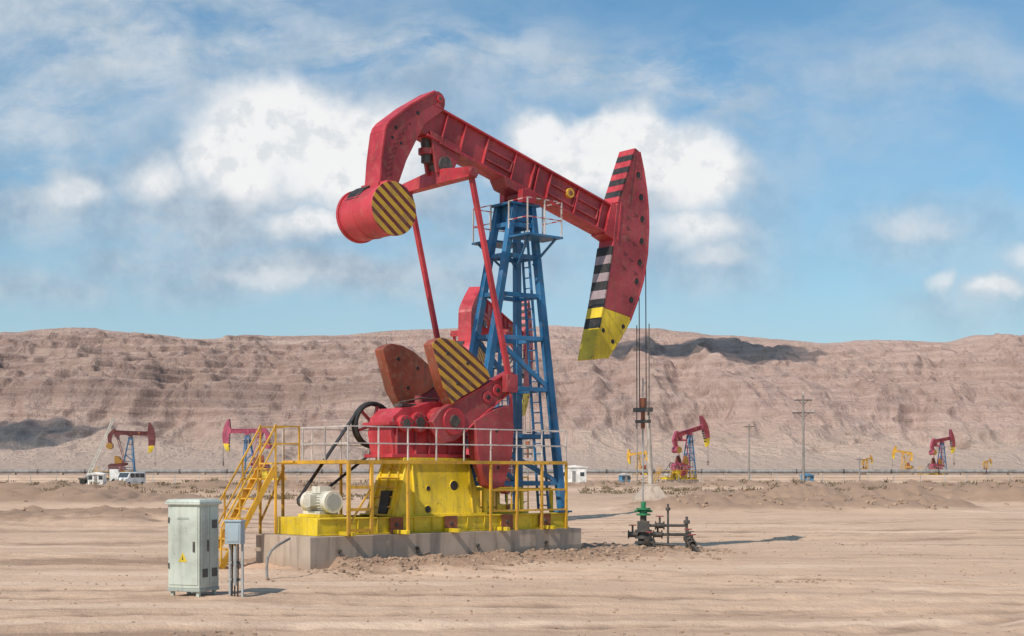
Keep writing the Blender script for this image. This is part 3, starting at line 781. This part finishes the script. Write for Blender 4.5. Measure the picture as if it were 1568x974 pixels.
sp = t.n.new('ShaderNodeSeparateXYZ'); t.link(P, sp.inputs[0])
nL = t.noise(P, .004, 4); nm = t.noise(P, .03, 6, .65); nf = t.noise(P, .16, 6, .7)
w = t.math('ADD', sp.outputs[2], t.math('ADD', t.math('MULTIPLY', nL, 30), t.math('MULTIPLY', nm, 6)))
st = t.n.new('ShaderNodeCombineXYZ'); t.link(t.math('MULTIPLY', w, .14), st.inputs[2]); t.link(t.math('MULTIPLY', sp.outputs[0], .004), st.inputs[0])
strata = t.noise(st.outputs[0], 1.0, 6, .72)
gul = t.noise(t.scale(P, (.06, .018, .02)), 1.0, 6, .65, .6)
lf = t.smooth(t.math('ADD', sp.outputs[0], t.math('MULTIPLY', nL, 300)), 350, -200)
c = t.mix(t.smooth(nL, .35, .65), (.70, .485, .400), (.62, .425, .345))  # pale base tones: distance haze is mixed into the rock colour
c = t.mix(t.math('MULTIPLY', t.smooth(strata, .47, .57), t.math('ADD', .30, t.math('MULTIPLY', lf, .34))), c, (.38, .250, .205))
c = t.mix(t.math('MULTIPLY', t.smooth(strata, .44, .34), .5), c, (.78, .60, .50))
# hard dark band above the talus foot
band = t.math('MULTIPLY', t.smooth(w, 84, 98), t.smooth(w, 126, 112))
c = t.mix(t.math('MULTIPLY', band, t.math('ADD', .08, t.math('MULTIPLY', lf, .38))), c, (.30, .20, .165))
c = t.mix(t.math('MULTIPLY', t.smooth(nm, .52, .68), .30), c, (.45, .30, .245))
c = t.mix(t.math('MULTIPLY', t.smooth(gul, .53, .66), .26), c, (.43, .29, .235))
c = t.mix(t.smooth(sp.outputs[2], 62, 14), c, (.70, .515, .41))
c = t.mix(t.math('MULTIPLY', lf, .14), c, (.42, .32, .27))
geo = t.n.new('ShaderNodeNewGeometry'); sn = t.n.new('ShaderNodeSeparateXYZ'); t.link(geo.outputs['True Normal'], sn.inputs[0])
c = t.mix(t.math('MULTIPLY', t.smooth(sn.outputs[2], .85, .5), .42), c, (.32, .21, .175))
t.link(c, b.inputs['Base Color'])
bh = t.math('ADD', t.math('ADD', t.math('MULTIPLY', nf, .75), t.math('MULTIPLY', gul, .9)), t.math('MULTIPLY', strata, .9))
bump(t, b, bh, .95, 10)
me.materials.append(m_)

# real clouds high over the valley (above the view) that shade parts of the slopes
def cloud_mat():
    m = bpy.data.materials.new('cloud_vapour'); m.use_nodes = True; t = NT(m.node_tree); t.n.clear()
    o_ = t.n.new('ShaderNodeOutputMaterial'); d = t.n.new('ShaderNodeBsdfDiffuse'); d.inputs[0].default_value = (.85, .86, .88, 1)
    tr_ = t.n.new('ShaderNodeBsdfTransparent'); mx_ = t.n.new('ShaderNodeMixShader'); mx_.inputs[0].default_value = .42
    t.link(tr_.outputs[0], mx_.inputs[1]); t.link(d.outputs[0], mx_.inputs[2]); t.link(mx_.outputs[0], o_.inputs[0]); return m
CM = cloud_mat()
def cloud(cx, cy, cz, L, W_, H, n, seed):
    rnd = random.Random(seed); bm = bmesh.new()
    for i in range(n):
        f = rnd.uniform(-1, 1); mt = Matrix.Translation((cx+f*L, cy+rnd.uniform(-1, 1)*W_*(1-.5*abs(f)), cz+rnd.uniform(0, H)))
        r = rnd.uniform(.35, .8)*W_; geom = bmesh.ops.create_icosphere(bm, subdivisions=3, radius=1, matrix=mt @ Matrix.Diagonal((r*1.7, r, H*.8, 1)))
        for v in geom['verts']: v.co += Vector((1, 1, .3))*nn_(v.co*.03)*14
    me = bpy.data.meshes.new('cloud'); bm.to_mesh(me); bm.free(); me.polygons.foreach_set('use_smooth', [True]*len(me.polygons)); me.materials.append(CM)
    o = bpy.data.objects.new('cloud', me); COL.objects.link(o)
cloud(-55, 1440, 640, 125, 60, 25, 15, 3)
cloud(-800, 930, 560, 90, 40, 25, 7, 5)

# ------------------------------------------------------------------ distant things
WP = paint('weathered_pole', (.30, .27, .24), .3, .8)
def pole(x, y, hgt=10, arms=2):
    m = MB()
    m.cyl((0, 0, -.5), (0, 0, hgt), .15, WP, 10, r2=.10)
    for k in range(arms):
        z = hgt-.5-k*1.3; w = 1.1 if k else .9
        m.bar((-w, .05, z), (w, .05, z), .12, .12, STEEL)
        m.bar((-w*.6, .05, z), (0, .05, z-.5), .05, .05, STEEL); m.bar((w*.6, .05, z), (0, .05, z-.5), .05, .05, STEEL)
        for s_ in (-w+.1, w-.1): m.cyl((s_, .05, z), (s_, .05, z+.3), .05, CREAM, 8)
    m.cyl((0, 0, hgt), (0, 0, hgt+.35), .05, CREAM, 8)
    return m.build('utility_pole', None, loc=(x, y, ground_h(x, y)[0]))
pole(29.7, 145, 10, 2); pole(40.0, 240, 10.3, 1); pole(25.5, 290, 12, 1); pole(66, 270, 5, 1); pole(-18.0, 250, 5, 1)
PIL = paint('pillar_render', (.52, .45, .38), .4, .8)
m = MB()
m.frustum((-1.55, 1.55, -1.5, 1.5), (-.55, .55, -.5, .5), -.3, 1.15, CONC); m.box(-.5, .5, -.45, .45, 1.15, 1.3, CONC)
m.cyl((0, 0, 1.3), (-.2, 0, 6.3), .19, PIL, 14, r2=.14); m.cyl((-.2, 0, 6.3), (-.22, 0, 6.9), .05, STEEL, 8)
m.build('concrete_pillar', None, .03, loc=(10.15, 104, 0))

def pipeline():
    m = MB()
    for i in range(100):
        x = -500+i*10+.0; mt = PIPE if x > -120 else STEEL
        m.cyl((x, 300, 2.25), (x+9.9, 300, 2.25), .42, mt, 12); m.cyl((x+9.8, 300, 2.25), (x+10.1, 300, 2.25), .48, STEEL, 12)
        m.box(x+4.7, x+5.3, 299.4, 300.6, 1.3, 1.9, CONC)
    return m.build('pipeline', None)
pipeline()
m = MB()
for i in range(150):
    x = -330+i*4.4; y = 262+2*math.sin(i); m.bar((x, y, -.1), (x, y, 1.7), .1, .1, GALV)
for z in (.6, 1.1, 1.6): m.cyl((-330, 262, z), (325, 262, z), .02, STEEL, 5)
m.build('perimeter_fence', None)

def cabin(loc, w, d, h, wall, roof, rot=0):
    E = empty('cabin', loc, rot); m = MB()
    m.box(-w/2, w/2, -d/2, d/2, 0, h, wall); m.build('walls', E, .03)
    m = MB(); m.prism([(-w/2-.2, h+.01), (w/2+.2, h+.01), (w/2+.2, h+.12), (0, h+.45), (-w/2-.2, h+.12)], -d/2-.2, d/2+.2, roof); m.build('roof', E)
    m = MB()
    for k in range(3):
        x = -w/2+w*(k+.5)/3
        if k == 1: m.box(x-.3, x+.3, -d/2-.03, -d/2-.004, 0, min(2.0, h-.1), PIPE)
        else: m.box(x-.35, x+.35, -d/2-.03, -d/2-.004, min(1.1, h*.5), min(1.8, h-.2), GLASS)
    m.build('door_and_windows', E)
LB = paint('light_blue_paint', (.06, .26, .46), .25)
BWH = paint('bright_white_wall', (.80, .78, .74), .1)
cabin((10.9, 252, 0.3), 4.4, 3, 2.6, BWH, BWH); cabin((20.7, 262, 0.0), 1.5, 2, 1.5, LB, WHT, .3)
cabin((57, 275, .4), 2.2, 2.0, 1.0, LB, LB, .1)
cabin((-70, 240, 0), 2.6, 2, 1.7, BWH, BWH); cabin((-79.5, 270, 0), 2.6, 2.4, 1.3, LB, WHT, .1)

def van(loc, rot):
    E = empty('van', loc, rot); m = MB()
    m.prism([(-2.3, .45), (2.3, .45), (2.35, 1.1), (1.75, 1.25), (1.2, 2.0), (-2.2, 2.05), (-2.35, 1.8)], -.85, .85, BWH); m.build('body', E, .06)
    m = MB(); m.prism([(1.66, 1.28), (1.72, 1.30), (1.25, 1.95), (1.17, 1.93)], -.75, .75, GLASS)
    for sg in (-1, 1):
        for a_, b_ in ((-2.0, -1.0), (-.9, .1), (.2, 1.15)): m.box(a_, b_, min(sg*.853, sg*.86), max(sg*.853, sg*.86), 1.3, 1.85, GLASS)
    m.build('windows', E)
    m = MB()
    for x in (-1.5, 1.5):
        for sg in (-1, 1): m.cyl((x, sg*.68, .36), (x, sg*.9, .36), .36, BLK, 16); m.cyl((x, sg*.9, .36), (x, sg*.92, .36), .2, GALV, 12)
    m.build('wheels', E)
van((-51.0, 190, .1), R(-110))
def rig(loc):
    E = empty('crane_truck', loc, R(10)); m = MB()
    m.box(-3, 2.2, -1.1, 1.1, .8, 1.1, STEEL); m.box(-.8, 1.2, -1, 1, 1.1, 2.0, WHT)
    m.prism([(2.2, .6), (3.9, .6), (3.95, 1.6), (3.6, 2.6), (2.2, 2.6)], -1.1, 1.1, BWH); m.prism([(3.93, 1.65), (3.97, 1.65), (3.64, 2.5), (3.58, 2.5)], -.95, .95, GLASS)
    for x in (-2.3, -1.1, 3.0):
        for sg in (-1, 1): m.cyl((x, sg*.8, .5), (x, sg*1.15, .5), .5, BLK, 14)
    m.build('chassis', E, .04)
    m = MB()
    a_, b_ = Vector((-1.6, 0, 1.2)), Vector((2.8, 0, 11.4))
    for y in (-.3, .3): m.bar(a_+Vector((-.25, y, 0)), b_+Vector((-.15, y*.6, 0)), .1, .1, CREAM); m.bar(a_+Vector((.25, y, 0)), b_+Vector((.15, y*.6, 0)), .1, .1, CREAM)
    for k in range(16):
        p_ = a_.lerp(b_, k/16); q_ = a_.lerp(b_, (k+1)/16); s_ = 1 if k % 2 else -1
        m.bar(p_+Vector((-.2*s_, -.28, 0)), q_+Vector((.2*s_, -.28, 0)), .05, .05, CREAM); m.bar(p_+Vector((-.2*s_, .28, 0)), q_+Vector((.2*s_, .28, 0)), .05, .05, CREAM)
    m.build('lattice_boom', E)
rig((-71.5, 245, 0))

# ------------------------------------------------------------------ world
SUN_EL = R(46); A = R(37)
w = bpy.data.worlds.new('World'); sc.world = w; w.use_nodes = True
try:
    w.cycles.sampling_method = 'MANUAL'; w.cycles.sample_map_resolution = 256
except Exception: pass
t = NT(w.node_tree); t.n.clear()
out = t.n.new('ShaderNodeOutputWorld')
sky = t.n.new('ShaderNodeTexSky'); sky.sky_type = 'NISHITA'; sky.sun_disc = False
sky.sun_elevation = SUN_EL; sky.sun_rotation = math.pi+A; sky.air_density = 1.0; sky.dust_density = 1.0; sky.ozone_density = 1.5
STR = .110
tc = t.n.new('ShaderNodeTexCoord'); sp = t.n.new('ShaderNodeSeparateXYZ'); t.link(tc.outputs['Generated'], sp.inputs[0])
yy = t.math('MAXIMUM', t.math('ABSOLUTE', sp.outputs[1]), .08)
el = t.math('DIVIDE', sp.outputs[2], yy)
cb = t.n.new('ShaderNodeCombineXYZ'); t.link(t.math('DIVIDE', sp.outputs[0], yy), cb.inputs[0]); t.link(el, cb.inputs[1])
Pq = cb.outputs[0]
def warp(P, nn, amp):
    return t.vmath('ADD', P, t.scale(t.vmath('SUBTRACT', nn, (.5, .5, .5)), (amp, amp*.8, 0)))
W1 = t.noise(Pq, 9, 4, .6, 0, True); W2 = t.noise(Pq, 30, 6, .62, 0, True); W3 = t.noise(Pq, 4, 4, .6, 0, True)
P1 = warp(warp(Pq, W1, .055), W2, .026)
P2 = warp(warp(Pq, W3, .11), W2, .014)
def blobs(P, L):
    acc = None
    for (x, y, rx, ry, wt) in L:
        d = t.vmath('LENGTH', t.scale(t.vmath('SUBTRACT', P, (x, y, 0)), (1/rx, 1/ry, 0)))
        v = t.smooth(d, 1.45, .05, 0, wt)
        acc = v if acc is None else t.math('MAXIMUM', acc, v)
    return acc
white = blobs(P1, [(-.160, .243, .084, .048, 1), (-.120, .222, .085, .054, 1), (-.190, .222, .055, .046, 1), (.02, .234, .040, .024, .9), (.075, .236, .064, .030, 1), (.125, .215, .050, .044, .95),
                   (.055, .214, .09, .028, .9), (-.300, .195, .040, .020, .65), (-.240, .207, .034, .030, .7), (-.142, .172, .055, .020, .75), (.125, .172, .06, .022, .65), (.140, .150, .035, .014, .55), (.285, .172, .040, .018, .5),
                   (.300, .127, .014, .014, .55), (.345, .128, .036, .013, .7), (.36, .150, .03, .014, .55), (-.17, .135, .07, .010, .5)])
grey = blobs(P2, [(-.19, .180, .13, .050, .95), (-.13, .140, .18, .022, .9), (-.32, .19, .08, .038, .7), (.09, .195, .12, .042, .9), (-.08, .21, .09, .065, .85), (.13, .165, .08, .038, .7), (.29, .165, .09, .030, .5),
                  (-.33, .135, .10, .018, .65), (.33, .122, .07, .024, .5), (-.25, .155, .10, .024, .7), (-.02, .15, .12, .024, .6)])
wisp = blobs(P2, [(-.28, .30, .22, .065, 1), (-.08, .29, .18, .036, .95), (.07, .275, .16, .030, .95), (.13, .255, .08, .040, .9), (-.33, .25, .10, .065, .85), (.28, .275, .18, .04, .45), (.22, .24, .12, .03, .3), (-.25, .27, .10, .035, .85)])
wn = t.noise(t.scale(P2, (1, 2.4, 1)), 11, 7, .6)
fn = t.noise(Pq, 26, 7, .6)
hz = t.noise(t.scale(P2, (1, 2.2, 1)), 5, 5, .6)
skyc = t.scale(t.mix(1.0, sky.outputs[0], (.76, 1.10, 1.18), 'MULTIPLY'), (STR, STR, STR))
hb = t.smooth(el, .22, .04, 0, .60)
c = t.mix(hb, skyc, (.47, .57, .66))
c = t.mix(t.math('MULTIPLY', t.smooth(hz, .40, .72), .34), c, (.51, .61, .69))
c = t.mix(t.math('MULTIPLY', wisp, t.smooth(wn, .28, .64)), c, t.mix(t.smooth(fn, .35, .65), (.45, .55, .64), (.63, .69, .75)))
c = t.mix(t.math('MULTIPLY', grey, t.smooth(wn, .18, .55)), c, t.mix(t.smooth(fn, .32, .66), (.34, .42, .52), (.55, .62, .69)))
fn2 = t.noise(t.vmath('ADD', Pq, (.007, -.010, 0)), 26, 5, .6)
rel = t.smooth(t.math('SUBTRACT', fn, fn2), -.02, .14)
d_wh = t.smooth(t.math('ADD', white, t.math('MULTIPLY', t.math('SUBTRACT', fn, .5), .55)), .12, .82)
lit = t.math('MULTIPLY', t.smooth(white, .12, .75), t.math('SUBTRACT', 1.0, t.math('MULTIPLY', rel, .42)))
wc = t.mix(lit, (.50, .58, .66), (.93, .925, .92))
c = t.mix(t.math('MULTIPLY', d_wh, .94), c, wc)
bg = t.n.new('ShaderNodeBackground'); bg.inputs[1].default_value = 1.0; t.link(c, bg.inputs[0]); t.link(bg.outputs[0], out.inputs[0])

sd = bpy.data.lights.new('sun', 'SUN'); sd.energy = 3.7; sd.angle = R(.55); sd.color = (1, .92, .82)
so_ = bpy.data.objects.new('sun', sd); COL.objects.link(so_)
tosun = Vector((-math.sin(A)*math.cos(SUN_EL), -math.cos(A)*math.cos(SUN_EL), math.sin(SUN_EL)))
so_.rotation_euler = tosun.to_track_quat('Z', 'Y').to_euler(); so_.location = (-30, -30, 60)

cd = bpy.data.cameras.new('camera'); cam = bpy.data.objects.new('camera', cd); COL.objects.link(cam)
cam.location = (0, 0, 2.2); cam.rotation_euler = (R(90), 0, 0)
cd.lens = 50; cd.sensor_width = 36; cd.shift_y = .150; cd.clip_end = 12000; cd.clip_start = .1
sc.camera = cam
